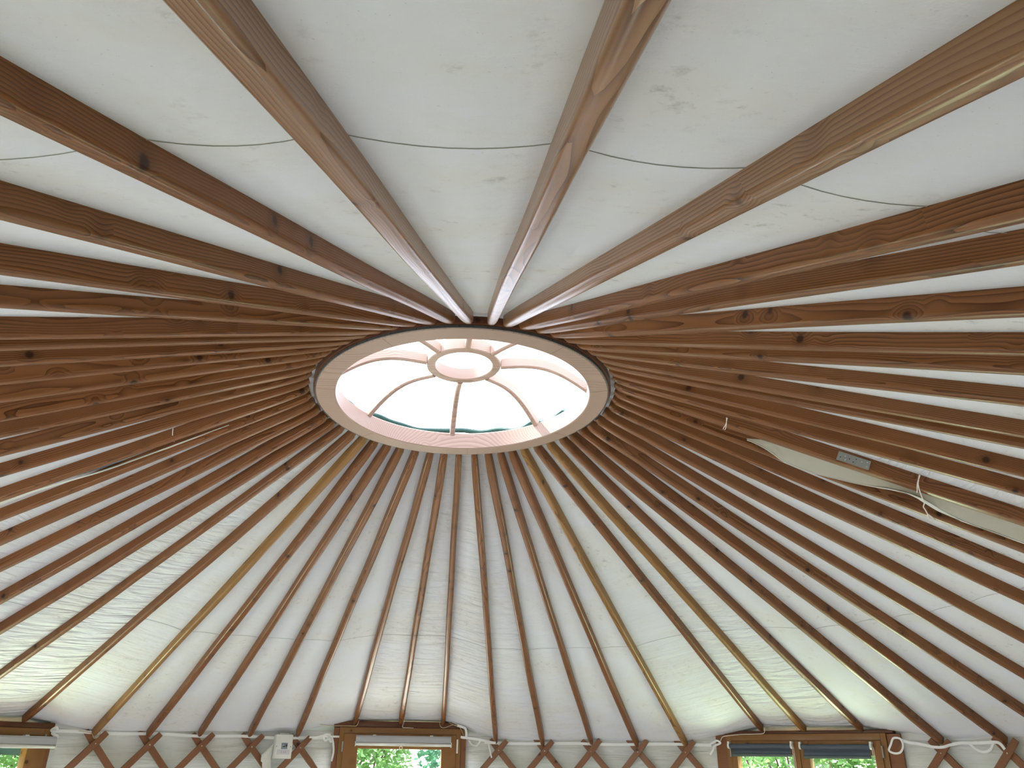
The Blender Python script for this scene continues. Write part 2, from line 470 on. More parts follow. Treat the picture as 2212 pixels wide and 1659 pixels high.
def ring_pt(az, r, dz=0.0):
    x, y = r * sin(az), r * cos(az)
    return Vector((x, y, RING_Z + TILT_X * x + TILT_Y * y + dz))
LINES = {}
for k in KEYS:
    a, b = RAF[k]
    A = ring_pt(a, 1.03 * U)
    B = polar(b, R - 0.02 if k in ON_HEADER else R, FOOT_Z.get(k, 1.619))
    u = (A - B).normalized()
    sd = Vector((0, 0, 1)).cross(u).normalized()
    nz_ = u.cross(sd).normalized()
    LINES[k] = (A, B, u, sd, nz_)

ORD = ['first', 'second', 'third', 'fourth', 'fifth', 'sixth', 'seventh', 'eighth', 'ninth', 'tenth']
def rafter_label(k):
    if k == 65: return ('pale brown roof rafter standing on the centre window header, left of three', 'rafters on the centre window header')
    if k == 66: return ('roof rafter standing on the centre window header, middle of three', 'rafters on the centre window header')
    if k == 67: return ('roof rafter standing on the centre window header, right of three', 'rafters on the centre window header')
    if 60 <= k <= 64: return ('roof rafter footed in the lattice between left and centre windows, %s from the centre window' % ORD[64 - k], 'rafters between left and centre windows')
    if k == 59: return ('roof rafter standing on the header of the window in the lower left corner', 'rafters at the left window')
    if 9 <= k <= 13: return ('roof rafter footed in the lattice right of the centre window, %s from that window' % ORD[k - 9], 'rafters between centre and double windows')
    if k in (14, 15, 16): return ('roof rafter standing on the double window header, %s of three' % ('left', 'middle', 'right')[k - 14], 'rafters on the double window header')
    if k in (17, 18): return ('roof rafter footed in the lattice right of the double window, %s from that window' % ORD[k - 17], 'rafters right of the double window')
    if k == 24: return ('brown roof rafter with a loose canvas edge hanging across it, just below the plated rafter', 'rafters leaving the right edge')
    if k == 25: return ('brown roof rafter carrying a perforated grey steel nail plate', 'rafters leaving the right edge')
    if 19 <= k <= 27: return ('brown roof rafter leaving the photo at the right edge, %s from the bottom' % ORD[k - 19], 'rafters leaving the right edge')
    if 28 <= k <= 36: return ('brown roof rafter leaving the photo at the right edge, %s from the top' % ORD[36 - k], 'rafters leaving the right edge')
    if k == 37: return ('thick rounded rafter overhead leaving the top edge, right one of two', 'rafters leaving the top edge')
    if k == 38: return ('thick rounded rafter overhead leaving the top edge, left one of two', 'rafters leaving the top edge')
    if 39 <= k <= 48: return ('brown roof rafter leaving the photo at the left edge, %s from the top' % ORD[k - 39], 'rafters leaving the left edge')
    return ('brown roof rafter leaving the photo at the left edge, %s from the bottom' % ORD[58 - k], 'rafters leaving the left edge')

def build_rafter(k):
    A, B, u, sd, nn = LINES[k]
    L = (A - B).length
    rr = random.Random(k * 17 + 3)
    xs = [0.0, 0.008, 0.025, 0.06, 0.11, 0.17]
    n = 34
    xs += [0.17 + (L - 0.17 - 0.16) * i / n for i in range(1, n)] + [L - 0.16, L - 0.11, L - 0.06, L - 0.025, L - 0.008, L]
    p1, p2, p3 = rr.uniform(0, 6.28), rr.uniform(0, 6.28), rr.uniform(0, 6.28)
    a1, a2 = rr.uniform(0.001, 0.0035), rr.uniform(0.0005, 0.0015)
    mb = MB(); prof_n = 0; vs = []
    for x in xs:
        env = min(1, x / 0.5, (L - x) / 0.5)
        wy = env * (a1 * sin(x * 2.1 + p1) + a2 * sin(x * 6.3 + p2))
        tw = 1.0; lift = 0.0; rc = 0.0125 + 0.002 * sin(x * 1.7 + p3)
        if x < 0.17:
            q = (0.17 - x) / 0.17; tw = 1 - 0.28 * q * q; rc += 0.004 * q
            if x < 0.03: tw *= 0.86 + 0.14 * (x / 0.03); lift = 0.006 * (1 - x / 0.03)
        e = L - x
        if e < 0.16:
            q = (0.16 - e) / 0.16; tw = 1 - 0.14 * q; lift = 0.006 * q * q
            if e < 0.025: lift += 0.010 * (1 - e / 0.025); tw *= 0.90 + 0.10 * (e / 0.025)
        hw = RAFT_W / 2 * (1.35 if k == 25 else 1 + 0.06 * sin(k * 2.7)) * tw * (1 + 0.03 * sin(x * 3.3 + p2)); z0 = lift + 0.0008 * sin(x * 4 + p1) * env; z1 = HEIGHT.get(k, RAFT_H)
        rc = min(rc, hw * 0.8)
        prof = [(-hw, z1), (-hw, z0 + rc)]
        for j in range(1, 4):
            t = j / 4 * pi / 2; prof.append((-hw + rc * (1 - cos(t)), z0 + rc * (1 - sin(t))))
        prof.append((-hw + rc, z0)); prof.append((hw - rc, z0))
        for j in range(3, 0, -1):
            t = j / 4 * pi / 2; prof.append((hw - rc * (1 - cos(t)), z0 + rc * (1 - sin(t))))
        prof += [(hw, z0 + rc), (hw, z1)]
        prof_n = len(prof)
        vs += [(x, y + wy, z) for y, z in prof]
    m_ = prof_n; S_ = len(xs)
    fs = [(i * m_ + j, i * m_ + (j + 1) % m_, (i + 1) * m_ + (j + 1) % m_, (i + 1) * m_ + j) for i in range(S_ - 1) for j in range(m_)]
    fs += [tuple(range(m_)), tuple((S_ - 1) * m_ + j for j in range(m_))]
    mb.add(vs, fs)
    mw = Matrix((u, sd, nn)).transposed().to_4x4(); mw.translation = B
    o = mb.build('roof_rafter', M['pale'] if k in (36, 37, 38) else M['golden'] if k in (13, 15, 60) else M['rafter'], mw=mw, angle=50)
    lab, grp = rafter_label(k)
    tag(o, lab, 'rafter', grp, 'thing')
    return o
for k in KEYS:
    build_rafter(k)

# ------------------------------------------------------------------ roof canvas
def roof_canvas():
    vs = []; fs = []; uvs = []; wr = []
    n = len(KEYS); NS, NT_ = 8, 60
    H = RAFT_H + 0.001
    ARC = {}
    def key_pt(k, t):
        A, B, u, sd, nn = LINES[k]
        H = HEIGHT.get(k, RAFT_H) + 0.001
        if t <= 1: P = A.lerp(B, max(t, 0)) + nn * H
        else:
            P = B + nn * H
            az = RAF[k][1]
            e = (t - 1) / 0.02
            if t < 1.03: P = P + Vector((sin(az), cos(az), 0)) * 0.05 * e + Vector((0, 0, 1)) * (0.004 * e)
            elif t < 1.05: P = polar(az, R + 0.085, P.z - 0.01)
            else: P = polar(az, R + 0.10, P.z - 0.16)
        if t < 0:
            q = U + 0.004
            r_ = sqrt(P.x ** 2 + P.y ** 2)
            P = Vector((P.x * q / r_, P.y * q / r_, P.z + 0.004))
        return P
    ts = [-0.001] + [i / NT_ for i in range(NT_ + 1)] + [1.01, 1.02, 1.04, 1.06]
    rough = {56: .5, 57: 1, 58: 1, 59: .15, 53: .5, 54: .4, 55: .6, 24: .5, 25: .9, 26: .7, 27: .5, 30: .3, 66: .5, 67: .8, 9: .6, 10: .3, 13: .25, 14: .8, 15: .9, 65: .5}
    for ki, k in enumerate(KEYS):
        k2 = KEYS[(ki + 1) % n]
        seed = random.Random(k)
        sag = 0.006 + 0.006 * seed.random()
        base = len(vs)
        for ti, t in enumerate(ts):
            P, Q = key_pt(k, t), key_pt(k2, t)
            wid = (P - Q).length
            for s_ in range(NS + 1):
                s = s_ / NS
                p = P.lerp(Q, s)
                bell = 4 * s * (1 - s)
                # keep the cone round between the rafters, then let the cloth belly down
                rr_ = sqrt(p.x * p.x + p.y * p.y); rt = (1 - s) * sqrt(P.x ** 2 + P.y ** 2) + s * sqrt(Q.x ** 2 + Q.y ** 2)
                if rr_ > 0: p = Vector((p.x * rt / rr_, p.y * rt / rr_, p.z))
                env = max(0.0, min(1, t * 3, (1.0 - t) * 12 + 0.15))
                dz = -sag * bell * env * min(1, wid / 0.25)
                if k in (65, 66) and t > 0.9: dz -= 0.022 * bell * sin(min(1, (t - 0.9) / 0.1) * pi)
                if k in (14, 15, 13, 16, 58, 59) and t > 0.86: dz -= 0.018 * bell * sin(min(1, (t - 0.86) / 0.14) * pi)
                wv_ = 0.0012 * sin(t * 70 + k) * rough.get(k, 0.1) * bell * sin(s * 4 + t * 11)
                vs.append(p + Vector((0, 0, dz + wv_)))
                uvs.append((k + s, t * 3.3))
                wr.append(rough.get(k, 0.06) * (0.35 + 0.65 * min(1, max(0, t * 1.6 - 0.3) + (0.5 if k in (24, 25, 26, 67, 66, 9) else 0))))
        m_ = NS + 1
        for i in range(len(ts) - 1):
            for j in range(NS):
                fs.append((base + i * m_ + j, base + i * m_ + j + 1, base + (i + 1) * m_ + j + 1, base + (i + 1) * m_ + j))
    me = bpy.data.meshes.new('ceiling')
    me.from_pydata([tuple(v) for v in vs], [], fs)
    uvl = me.uv_layers.new(name='UVMap')
    for lp in me.loops: uvl.data[lp.index].uv = uvs[lp.vertex_index]
    at = me.attributes.new('wrinkle', 'FLOAT', 'POINT')
    at.data.foreach_set('value', wr)
    me.materials.append(M['canvas'])
    me.polygons.foreach_set('use_smooth', [True] * len(me.polygons))
    o = bpy.data.objects.new('ceiling', me); C.objects.link(o)
    tag(o, kind='structure', label='off-white canvas roof lining lying on the rafters')
    # circular seam in the canvas
    mb = MB()
    for ki, k in enumerate(KEYS):
        k2 = KEYS[(ki + 1) % n]
        A, B = LINES[k][0], LINES[k][1]
        pts = []
        for s_ in range(9):
            s = s_ / 8
            bell = 4 * s * (1 - s)
            rt = 2.505 - 0.028 * bell
            t = (rt - 1.03 * U) / (R - 1.03 * U)
            P, Q = key_pt(k, t), key_pt(k2, t)
            p = P.lerp(Q, s)
            r_ = sqrt(p.x ** 2 + p.y ** 2); rr2 = (1 - s) * sqrt(P.x ** 2 + P.y ** 2) + s * sqrt(Q.x ** 2 + Q.y ** 2)
            seed = random.Random(k); sag = 0.006 + 0.006 * seed.random()
            p = Vector((p.x * rr2 / r_, p.y * rr2 / r_, p.z - sag * bell - 0.0008))
            pts.append(p)
        mb.tube(pts, 0.0008, 4)
    mb.build('canvas_seam', M['seam'], parent=o)
    return o
ceiling = roof_canvas()

# ------------------------------------------------------------------ crown ring
tilt = Matrix(((1, 0, 0), (0, 1, 0), (TILT_X, TILT_Y, 1))).to_4x4()
nrm_ = Vector((-TILT_X, -TILT_Y, 1)).normalized()
q_ = Vector((0, 0, 1)).rotation_difference(nrm_)
cm = q_.to_matrix().to_4x4(); cm.translation = Vector((0, 0, RING_Z))
crown = empty('crown_ring', cm)
tag(crown, 'large pale wooden roof crown ring with eight curved ribs around the skylight', 'roof ring')
RO, RI, RH = U, 0.8702 * U, 0.086
def rounded(prof_r0, r1, z0, z1, b):
    return [(prof_r0 + b, z0), (r1 - b, z0), (r1, z0 + b), (r1, z1 - b), (r1 - b, z1), (prof_r0 + b, z1), (prof_r0, z1 - b), (prof_r0, z0 + b)]
mb = MB(); mb.revolve(rounded(RI, RO, 0, RH, 0.004), 180); rim = mb.build('rim', M['crown'], crown)
# butt joints between the rim segments
for a in (-2.62, -1.75, -0.86, 0.05, 0.93, 1.78, 2.50):
    mb = MB()
    ux = Vector((sin(a), cos(a), 0)); t = Vector((cos(a), -sin(a), 0))
    mm = Matrix((ux, t, Vector((0, 0, 1)))).transposed().to_4x4()
    mb.box(RI + 0.003, RO - 0.003, -0.0006, 0.0006, -0.0004, 0.001, mm)
    mb.build('joint', M['lath'], rim)
mb = MB(); mb.revolve([(RO + 0.0005, 0.002), (RO + 0.004, 0.002), (RO + 0.004, 0.013), (RO + 0.0005, 0.013)], 180)
strap = mb.build('edge_strap', M['strap'], crown)
for i in range(75):
    a = 2 * pi * i / 75
    mb = MB(); mb.sphere((sin(a) * (RO + 0.004), cos(a) * (RO + 0.004), 0.0075), 0.0022, 6, 4)
    mb.build('screw', M['hole'], strap)
# the outer hoop that takes the rafter ends
mb = MB(); mb.revolve([(RO + 0.001, 0.016), (RO + 0.012, 0.016), (RO + 0.012, RH + 0.03), (RO + 0.001, RH + 0.03)], 120)
mb.build('rafter_hoop', M['darkwood'], crown)
# second, upper course of the ring, under the dome
mb = MB(); mb.revolve(rounded(RO - 0.04, RO, RH, RH + 0.012, 0.003), 160); mb.build('upper_rim', M['crown'], crown)
HR0, HR1, HZ, HH = 0.2028 * U, 0.2618 * U, 0.274 * U, 0.062
mb = MB(); mb.revolve(rounded(HR0, HR1, HZ, HZ + HH, 0.004), 90); mb.build('hub', M['crown'], crown)
for a in (-0.93, -0.085, 0.715, 1.53, 2.32, 3.06, 3.87, -1.72):
    mb = MB(); L = 16; vs = []
    for i in range(L + 1):
        s = i / L
        r = (RI + 0.012) + (HR1 + 0.002 - RI - 0.012) * s
        z = (RH - 0.022) + (HZ + 0.002 - RH + 0.022) * s + 0.066 * sin(pi * s) * (1 - 0.25 * s)
        c_ = Vector((sin(a) * r, cos(a) * r, z)); t = Vector((cos(a), -sin(a), 0))
        hgt = 0.040
        for (aa, bb) in ((-1, 0), (-0.6, -0.12), (0.6, -0.12), (1, 0), (1, 1), (-1, 1)):
            vs.append(c_ + t * aa * 0.0125 + Vector((0, 0, bb * hgt)))
    fs = [(i * 6 + j, i * 6 + (j + 1) % 6, (i + 1) * 6 + (j + 1) % 6, (i + 1) * 6 + j) for i in range(L) for j in range(6)]
    fs += [tuple(range(6)), tuple(L * 6 + j for j in range(6))]
    mb.add(vs, fs); mb.build('rib', M['crown'], crown)
# clear dome
mb = MB(); prof = []
for i in range(15):
    t = i / 14 * pi / 2
    prof.append(((RO + 0.015) * cos(t), RH + 0.035 + 0.235 * sin(t)))
prof2 = [(max(0.0, r - 0.004), z - 0.004) for r, z in prof[::-1]]
mb.revolve(prof, 72, closed=False)
dome = mb.build('skylight_dome', M['dome'])
dome.matrix_world = cm
tag(dome, 'clear skylight dome closing the crown ring, washed out by the white sky', 'skylight')
# teal outer canvas gathered round the dome foot
mb = MB(); pts = []; rads = []
N_ = 150
rr = random.Random(5)
bumps = [(-0.08, 0.020, 0.16), (0.62, 0.022, 0.07), (0.92, 0.020, 0.05), (-0.72, 0.020, 0.12), (-1.05, 0.012, 0.10), (-1.45, 0.016, 0.12), (0.3, 0.006, 0.1), (2.4, 0.015, 0.2), (-2.6, 0.015, 0.2)]
for i in range(N_ + 1):
    a = 2 * pi * i / N_
    h = 0.004 * sin(a * 9) + 0.003 * sin(a * 23 + 1)
    for b0, bh, bw in bumps:
        d = (a - b0 + pi) % (2 * pi) - pi
        h += bh * math.exp(-(d / bw) ** 2)
    pts.append(ring_pt(a, RO - 0.012, RH + 0.028 + h)); rads.append(0.013)
mb.tube(pts, rads, 8, caps=False)
tr_ = mb.build('canvas_roll', M['teal'])
tag(tr_, 'dark teal outer canvas gathered around the foot of the skylight dome', 'canvas', kind='thing')

# ------------------------------------------------------------------ walls, floor
def wall_section(name, a0, a1, z0=0.0, z1=1.70, tear=None, label=None):
    n = max(4, int((a1 - a0) * R / 0.03)); m_ = 40
    vs = []; fs = []; uvs = []; wr = []
    for i in range(n + 1):
        a = a0 + (a1 - a0) * i / n
        for j in range(m_ + 1):
            z = z0 + (z1 - z0) * j / m_
            r = R + 0.052 + 0.006 * sin(a * 32 + z * 3) + 0.004 * sin(a * 71 + z * 7)
            if z > 1.60: r -= 0.006 * (z - 1.60) / 0.1
            vs.append(tuple(polar(a, r, z))); uvs.append((a * 6, z)); wr.append(0.55)
    for i in range(n):
        for j in range(m_):
            fs.append((i * (m_ + 1) + j, (i + 1) * (m_ + 1) + j, (i + 1) * (m_ + 1) + j + 1, i * (m_ + 1) + j + 1))
    me = bpy.data.meshes.new(name); me.from_pydata(vs, [], fs)
    uvl = me.uv_layers.new(name='UVMap')
    for lp in me.loops: uvl.data[lp.index].uv = uvs[lp.vertex_index]
    at = me.attributes.new('wrinkle', 'FLOAT', 'POINT'); at.data.foreach_set('value', wr)
    me.materials.append(M['wallcloth'])
    me.polygons.foreach_set('use_smooth', [True] * len(me.polygons))
    o = bpy.data.objects.new(name, me); C.objects.link(o)
    tag(o, label=label, kind='structure')
    return o

ops = sorted([(az, hw, n) for n, (az, hw) in WINDOWS.items()] + [(DOOR[0], DOOR[1], 'door')])
SECT = []
names = {(1, 2): ('wall_front_right', 'white cloth wall behind the lattice right of the centre window'),
         (3, 1): ('wall_front_left', 'white cloth wall behind the lattice left of the centre window'),
         (2, 4): ('wall_right', 'white cloth wall right of the double window')}
for i, (az, hw, n) in enumerate(ops):
    az2, hw2, n2 = ops[(i + 1) % len(ops)]
    a0 = az + hw / R - 0.004
    a1 = az2 - hw2 / R + 0.004
    if a1 < a0: a1 += 2 * pi
    nm, lb = names.get((n, n2), ('wall_back', 'white cloth wall behind the viewer'))
    wall_section(nm, a0, a1, label=lb)
    SECT.append((a0, a1, n, n2))
    if n != 'door':
        wall_section('wall_below', az - hw / R, az + hw / R, 0.0, 0.74, label='white cloth wall below a window')

mb = MB(); mb.revolve([(0.001, 0.0), (R + 0.10, 0.0), (R + 0.10, -0.05), (0.001, -0.05)], 90)
fl = mb.build('floor', M['floor']); tag(fl, 'round board floor', kind='structure')

# ------------------------------------------------------------------ lattice
TAN = math.tan(math.radians(42))
LAT = {(1, 2): (0.1057 + 2 * pi, 0.0985, 1.575), (3, 1): (5.5855, 0.0970, 1.572), (2, 4): (0.9818, 0.1090, 1.577)}
def lattice(a0, a1, n, n2):
    c0, dc, zc = LAT.get((n, n2), (a0 + 0.05, 0.103, 1.575))
    cn = (a0 + a1) / 2
    root = empty('lattice_panel', Matrix.Translation(polar(cn, R, 0)))
    inv = root.matrix_world.inverted()
    lb = {(1, 2): 'crossed brown lath wall lattice between centre and double windows', (3, 1): 'crossed brown lath wall lattice between left and centre windows, behind the white box',
          (2, 4): 'crossed brown lath wall lattice right of the double window'}.get((n, n2), 'crossed brown lath wall lattice behind the viewer, after opening %s' % ORD[['door', 1, 2, 3, 4, 5, 6, 7].index(n)])
    tag(root, lb, 'lattice wall')
    e0, e1 = a0 + 0.016, a1 - 0.016
    zmax = zc + 0.075; zmin = 0.06
    span = (zmax - zmin) * TAN / R
    jmin = int(math.floor((e0 - span - c0) / dc)); jmax = int(math.ceil((e1 + span - c0) / dc))
    nodes = []
    for kind in (1, -1):
        rad = R - 0.010 if kind == 1 else R + 0.010
        for j in range(jmin, jmax + 1):
            c = c0 + dc * j
            rr = random.Random(j * 7 + kind)
            # azimuth as a function of height: front laths lean right going up
            def az(z): return c + kind * (z - zc) * TAN / R
            pts = []
            N = 26
            zt = zmax + rr.uniform(-0.006, 0.008) + (0.008 if kind == -1 else 0)
            for i in range(N + 1):
                z = zmin + (zt - zmin) * i / N
                if e0 <= az(z) <= e1: pts.append((z, az(z)))
            if len(pts) < 3: continue
            # a lath is visible in the photo only at its top; still build it to the floor
            P = [polar(a, rad, z) for z, a in pts]
            mb = MB(); vs = []
            wdt, th = 0.045, 0.013
            L = len(P)
            for i, p in enumerate(P):
                t = (P[min(i + 1, L - 1)] - P[max(i - 1, 0)]).normalized()
                nn = Vector((p.x, p.y, 0)).normalized()
                sd = t.cross(nn).normalized()
                q = wdt
                if i in (0, L - 1): q = wdt * 0.8
                b = 0.002
                for aa, bb in ((-q / 2 + b, -th / 2), (q / 2 - b, -th / 2), (q / 2, -th / 2 + b), (q / 2, th / 2), (-q / 2, th / 2), (-q / 2, -th / 2 + b)):
                    vs.append(inv @ (p + sd * aa + nn * bb))
            fs = [(i * 6 + k_, i * 6 + (k_ + 1) % 6, (i + 1) * 6 + (k_ + 1) % 6, (i + 1) * 6 + k_) for i in range(L - 1) for k_ in range(6)]
            fs += [tuple(range(6)), tuple((L - 1) * 6 + k_ for k_ in range(6))]
            mb.add(vs, fs)
            mb.build('lath', M['lath'], root)
    # knotted cord ends at the crossings of the two top rows
    for row in range(2):
        z = zc - row * (dc * R / 2 / TAN)
        for j in range(jmin, jmax + 1):
            a = c0 + dc * j + (dc / 2 if row else 0)
            if not (e0 < a < e1): continue
            p = inv @ polar(a, R - 0.021, z)
            mb = MB(); mb.sphere(p, 0.0042, 7, 5, (1, 1, 1.3 if (j % 2) else 0.9))
            mb.build('knot', M['cord'], root)
    return root
for s_ in SECT: lattice(*s_)

# white tension tape running round the wall between the laths
def tape_pts(a0, a1, zf, r):
    n = max(4, int((a1 - a0) / 0.02))
    return [polar(a0 + (a1 - a0) * i / n, r, zf(a0 + (a1 - a0) * i / n)) for i in range(n + 1)]
rad_n = lambda i, p: (p.x, p.y, 0)
tapes = [('white cotton tension tape along the lattice left of the centre window', 5.512, 6.018, lambda a: 1.641 + 0.004 * sin(a * 40)),
         ('white cotton tension tape along the lattice right of the centre window', 0.075, 0.552, lambda a: 1.629 + 0.003 * sin(a * 31))]
for lab, a0, a1, zf in tapes:
    mb = MB(); mb.ribbon(tape_pts(a0, a1, zf, R), 0.020, rad_n)
    tag(mb.build('tension_tape', M['tape']), lab, 'tape')

# ------------------------------------------------------------------ windows
def bx(name, mat, parent, x0, x1, y0, y1, z0, z1, bev=0.003):
    mb = MB(); mb.box(x0, x1, y0, y1, z0, z1)
    return mb.build(name, mat, parent, bevel=bev)
def bars(name, mat, parent, x0, x1, z0, z1, wd, y0, y1, bev=0.003, wtop=None):
    """rectangular timber frame: one mesh of four members"""
    wt = wtop or wd
    mb = MB()
    mb.box(x0, x0 + wd, y0, y1, z0, z1); mb.box(x1 - wd, x1, y0, y1, z0, z1)
    mb.box(x0 + wd, x1 - wd, y0, y1, z1 - wt, z1); mb.box(x0 + wd, x1 - wd, y0, y1, z0, z0 + wd)
    return mb.build(name, mat, parent, bevel=bev)

def window(n, label, ztop, hdr_top, hx0, hx1, post, frm, glass_top, cells, zbot=0.72, fwd_=0.055):
    az, hw = WINDOWS[n]
    root = empty('window_%d' % n, wall_matrix(az))
    tag(root, label, kind='structure')
    bx('header_beam', M['darkwood'], root, hx0, hx1, -0.03, 0.06, ztop, hdr_top, 0.004)
    for s in (-1, 1):
        x0, x1 = sorted((s * post, s * (frm + 0.002)))
        bx('post', M['lath'], root, x0, x1, -0.035, 0.06, 0.0, ztop - 0.004, 0.003)
    bars('window_frame', M['frame'], root, -frm, frm, zbot, ztop, 0.038, -0.045, 0.06, wtop=0.045)
    for (x0, x1, g0, g1) in cells:      # sash outer and glass limits
        mb = MB()
        zt, zb = ztop - 0.046, zbot + 0.04
        mb.box(x0, g0, -0.055, 0.02, zb, zt); mb.box(g1, x1, -0.055, 0.02, zb, zt)
        mb.box(g0, g1, -0.055, 0.02, glass_top, zt); mb.box(g0, g1, -0.055, 0.02, zb, zb + 0.06)
        sash = mb.build('sash', M['frame'], root, bevel=0.003)
        mb = MB(); mb.box(g0 - 0.004, g1 + 0.004, -0.012, -0.008, zb + 0.05, glass_top + 0.004)
        mb.build('glass', M['glass'], sash)
        mb = MB()
        for hz in (1.585, zb + 0.15):
            hxx = x0 - 0.006 if (n != 2 or x0 < 0 and g0 < -0.2) else x1 + 0.006
            if n == 3: hxx = x1 + 0.006
            mb.tube([(hxx, -0.060, hz - 0.037), (hxx, -0.060, hz + 0.037)], 0.006, 8)
        mb.build('hinge', M['steel'], sash)
    return root

w1 = window(1, 'single wooden window in the middle of the bottom edge with silver blind', 1.727, 1.775, -0.53, 0.55, 0.525, 0.482, 1.573, [(-0.443, 0.443, -0.330, 0.329)])
w2 = window(2, 'double wooden window with two slate blinds', 1.700, 1.722, -0.60, 0.62, 0.662, 0.572, 1.561, [(-0.534, -0.022, -0.492, -0.074), (-0.018, 0.534, 0.044, 0.482)])
w3 = window(3, 'wooden window in the lower left corner with silver blind', 1.655, 1.690, -0.50, 0.50, 0.500, 0.470, 1.541, [(-0.431, 0.431, -0.335, 0.340)])
for n in (4, 5, 6, 7):
    window(n, 'wooden window behind the viewer', 1.640, 1.675, -0.52, 0.52, 0.525, 0.47, 1.55, [(-0.431, 0.431, -0.33, 0.33)])
# pale lever cover on the centre window
bx('lever', M['cord'], w1, 0.446, 0.461, -0.052, -0.045, 1.548, 1.650, 0.002)
# door behind the viewer
dr = empty('door_1', wall_matrix(DOOR[0])); tag(dr, 'glazed wooden door behind the viewer', kind='structure')
bars('door_frame', M['darkwood'], dr, -0.52, 0.52, 0.0, 1.68, 0.05, -0.03, 0.06)
mb = MB(); mb.box(-0.465, -0.36, -0.02, 0.03, 0.02, 1.62); mb.box(0.36, 0.465, -0.02, 0.03, 0.02, 1.62); mb.box(-0.36, 0.36, -0.02, 0.03, 1.52, 1.62); mb.box(-0.36, 0.36, -0.02, 0.03, 0.02, 0.75)
lf = mb.build('door_leaf', M['frame'], dr, bevel=0.003)
mb = MB(); mb.box(-0.362, 0.362, 0.0, 0.004, 0.748, 1.522); mb.build('glass', M['glass'], lf)
mb = MB(); mb.tube([(0.41, -0.02, 0.95), (0.41, -0.07, 0.95), (0.31, -0.07, 0.95)], 0.009, 8); mb.build('door_handle', M['steel'], dr)

# ------------------------------------------------------------------ roller blinds
def cassette(az, x0, x1, z0, z1, label):
    root = empty('roller_blind', wall_matrix(az, R, 0)); tag(root, label, 'blind')
    mb = MB(); vs = []
    prof = [(-0.058, z1), (-0.100, z1), (-0.106, z1 - 0.012), (-0.108, z0 + 0.026), (-0.104, z0 + 0.022), (-0.058, z0 + 0.022)]
    for x in (x0, x1): vs += [(x, y, z) for y, z in prof]
    k_ = len(prof)
    mb.add(vs, [(j, (j + 1) % k_, k_ + (j + 1) % k_, k_ + j) for j in range(k_)] + [tuple(range(k_)), tuple(k_ + j for j in range(k_))])
    mb.build('cassette', M['blind'], root, angle=20)
    mb = MB(); mb.box(x0 - 0.002, x1 + 0.002, -0.112, -0.092, z0, z0 + 0.021); mb.build('bottom_rail', M['blindrail'], root, bevel=0.004)
    for x in (x0 - 0.001, x1 + 0.001):
        mb = MB(); mb.box(x - 0.003, x + 0.003, -0.114, -0.060, z0 - 0.006, z0 + 0.03); mb.build('end_cap', M['white'], root, bevel=0.001)
    for x in (x0 + (x1 - x0) * 0.19, x0 + (x1 - x0) * 0.79):
        mb = MB(); mb.box(x - 0.012, x + 0.012, -0.098, -0.058, z1, z1 + 0.006); mb.build('bracket', M['white'], root, bevel=0.001)
    xm = (x0 + x1) / 2 - 0.02
    mb = MB(); mb.tube([(xm + 0.012 * cos(t), -0.100, z0 - 0.012 + 0.010 * sin(t)) for t in [2 * pi * i / 14 for i in range(15)]], 0.002, 5, caps=False)
    mb.build('pull_ring', M['white'], root)
    return root
cassette(WINDOWS[1][0], -0.350, 0.398, 1.594, 1.668, 'silver cassette roller blind across the top of the centre window')
cassette(WINDOWS[3][0], -0.420, 0.492, 1.535, 1.608, 'silver cassette roller blind on the left corner window')

def small_blind(x0, x1, zt, zb, label, grp='slate roller blinds on the double window'):
    root = empty('roller_blind', wall_matrix(WINDOWS[2][0], R, 0)); tag(root, label, 'blind', grp)
    mb = MB(); mb.tube([(x0 + 0.012, -0.080, zt - 0.016), (x1 - 0.012, -0.080, zt - 0.016)], 0.0155, 14); mb.build('roll', M['slate'], root)
    mb = MB(); n = 20; vs = []
    for i in range(n + 1):
        x = x0 + 0.020 + (x1 - x0 - 0.040) * i / n
        for j in range(7):
            z = zt - 0.018 - (zt - 0.018 - zb) * j / 6
            y = -0.066 + 0.004 * sin(j / 6 * pi * 2)
            vs.append((x, y, z))
    fs = [(i * 7 + j, (i + 1) * 7 + j, (i + 1) * 7 + j + 1, i * 7 + j + 1) for i in range(n) for j in range(6)]
    o = len(vs); vs += [(x, y + 0.0015, z) for x, y, z in vs]; fs += [tuple(q + o for q in f[::-1]) for f in fs]
    mb.add(vs, fs); mb.build('fabric', M['slate'], root, angle=80)
    mb = MB(); mb.box(x0 + 0.018, x1 - 0.018, -0.074, -0.060, zb - 0.016, zb + 0.002); mb.build('bottom_rail', M['slatebar'], root, bevel=0.002)
    for x in (x0 + 0.006, x1 - 0.006):
        mb = MB(); mb.tube([(x - 0.006, -0.080, zt - 0.014), (x + 0.006, -0.080, zt - 0.014)], 0.021, 14)
        mb.box(x - 0.006, x + 0.008, -0.094, -0.056, zt, zt + 0.014)
        mb.build('end_bracket', M['white'], root)
    mb = MB()
    mb.tube([(x1 + 0.002, -0.095, zt - 0.02), (x1 + 0.006, -0.092, 1.45), (x1 + 0.008, -0.090, 1.30), (x1 + 0.014, -0.092, 1.45), (x1 + 0.012, -0.095, zt - 0.02)], 0.0018, 5)
    mb.build('pull_cord', M['cord'], root)
    return root
small_blind(-0.545, -0.060, 1.636, 1.566, 'dark slate roller blind in white brackets on the left sash of the double window')
small_blind(-0.010, 0.482, 1.632, 1.556, 'dark slate roller blind in white brackets on the right sash of the double window')

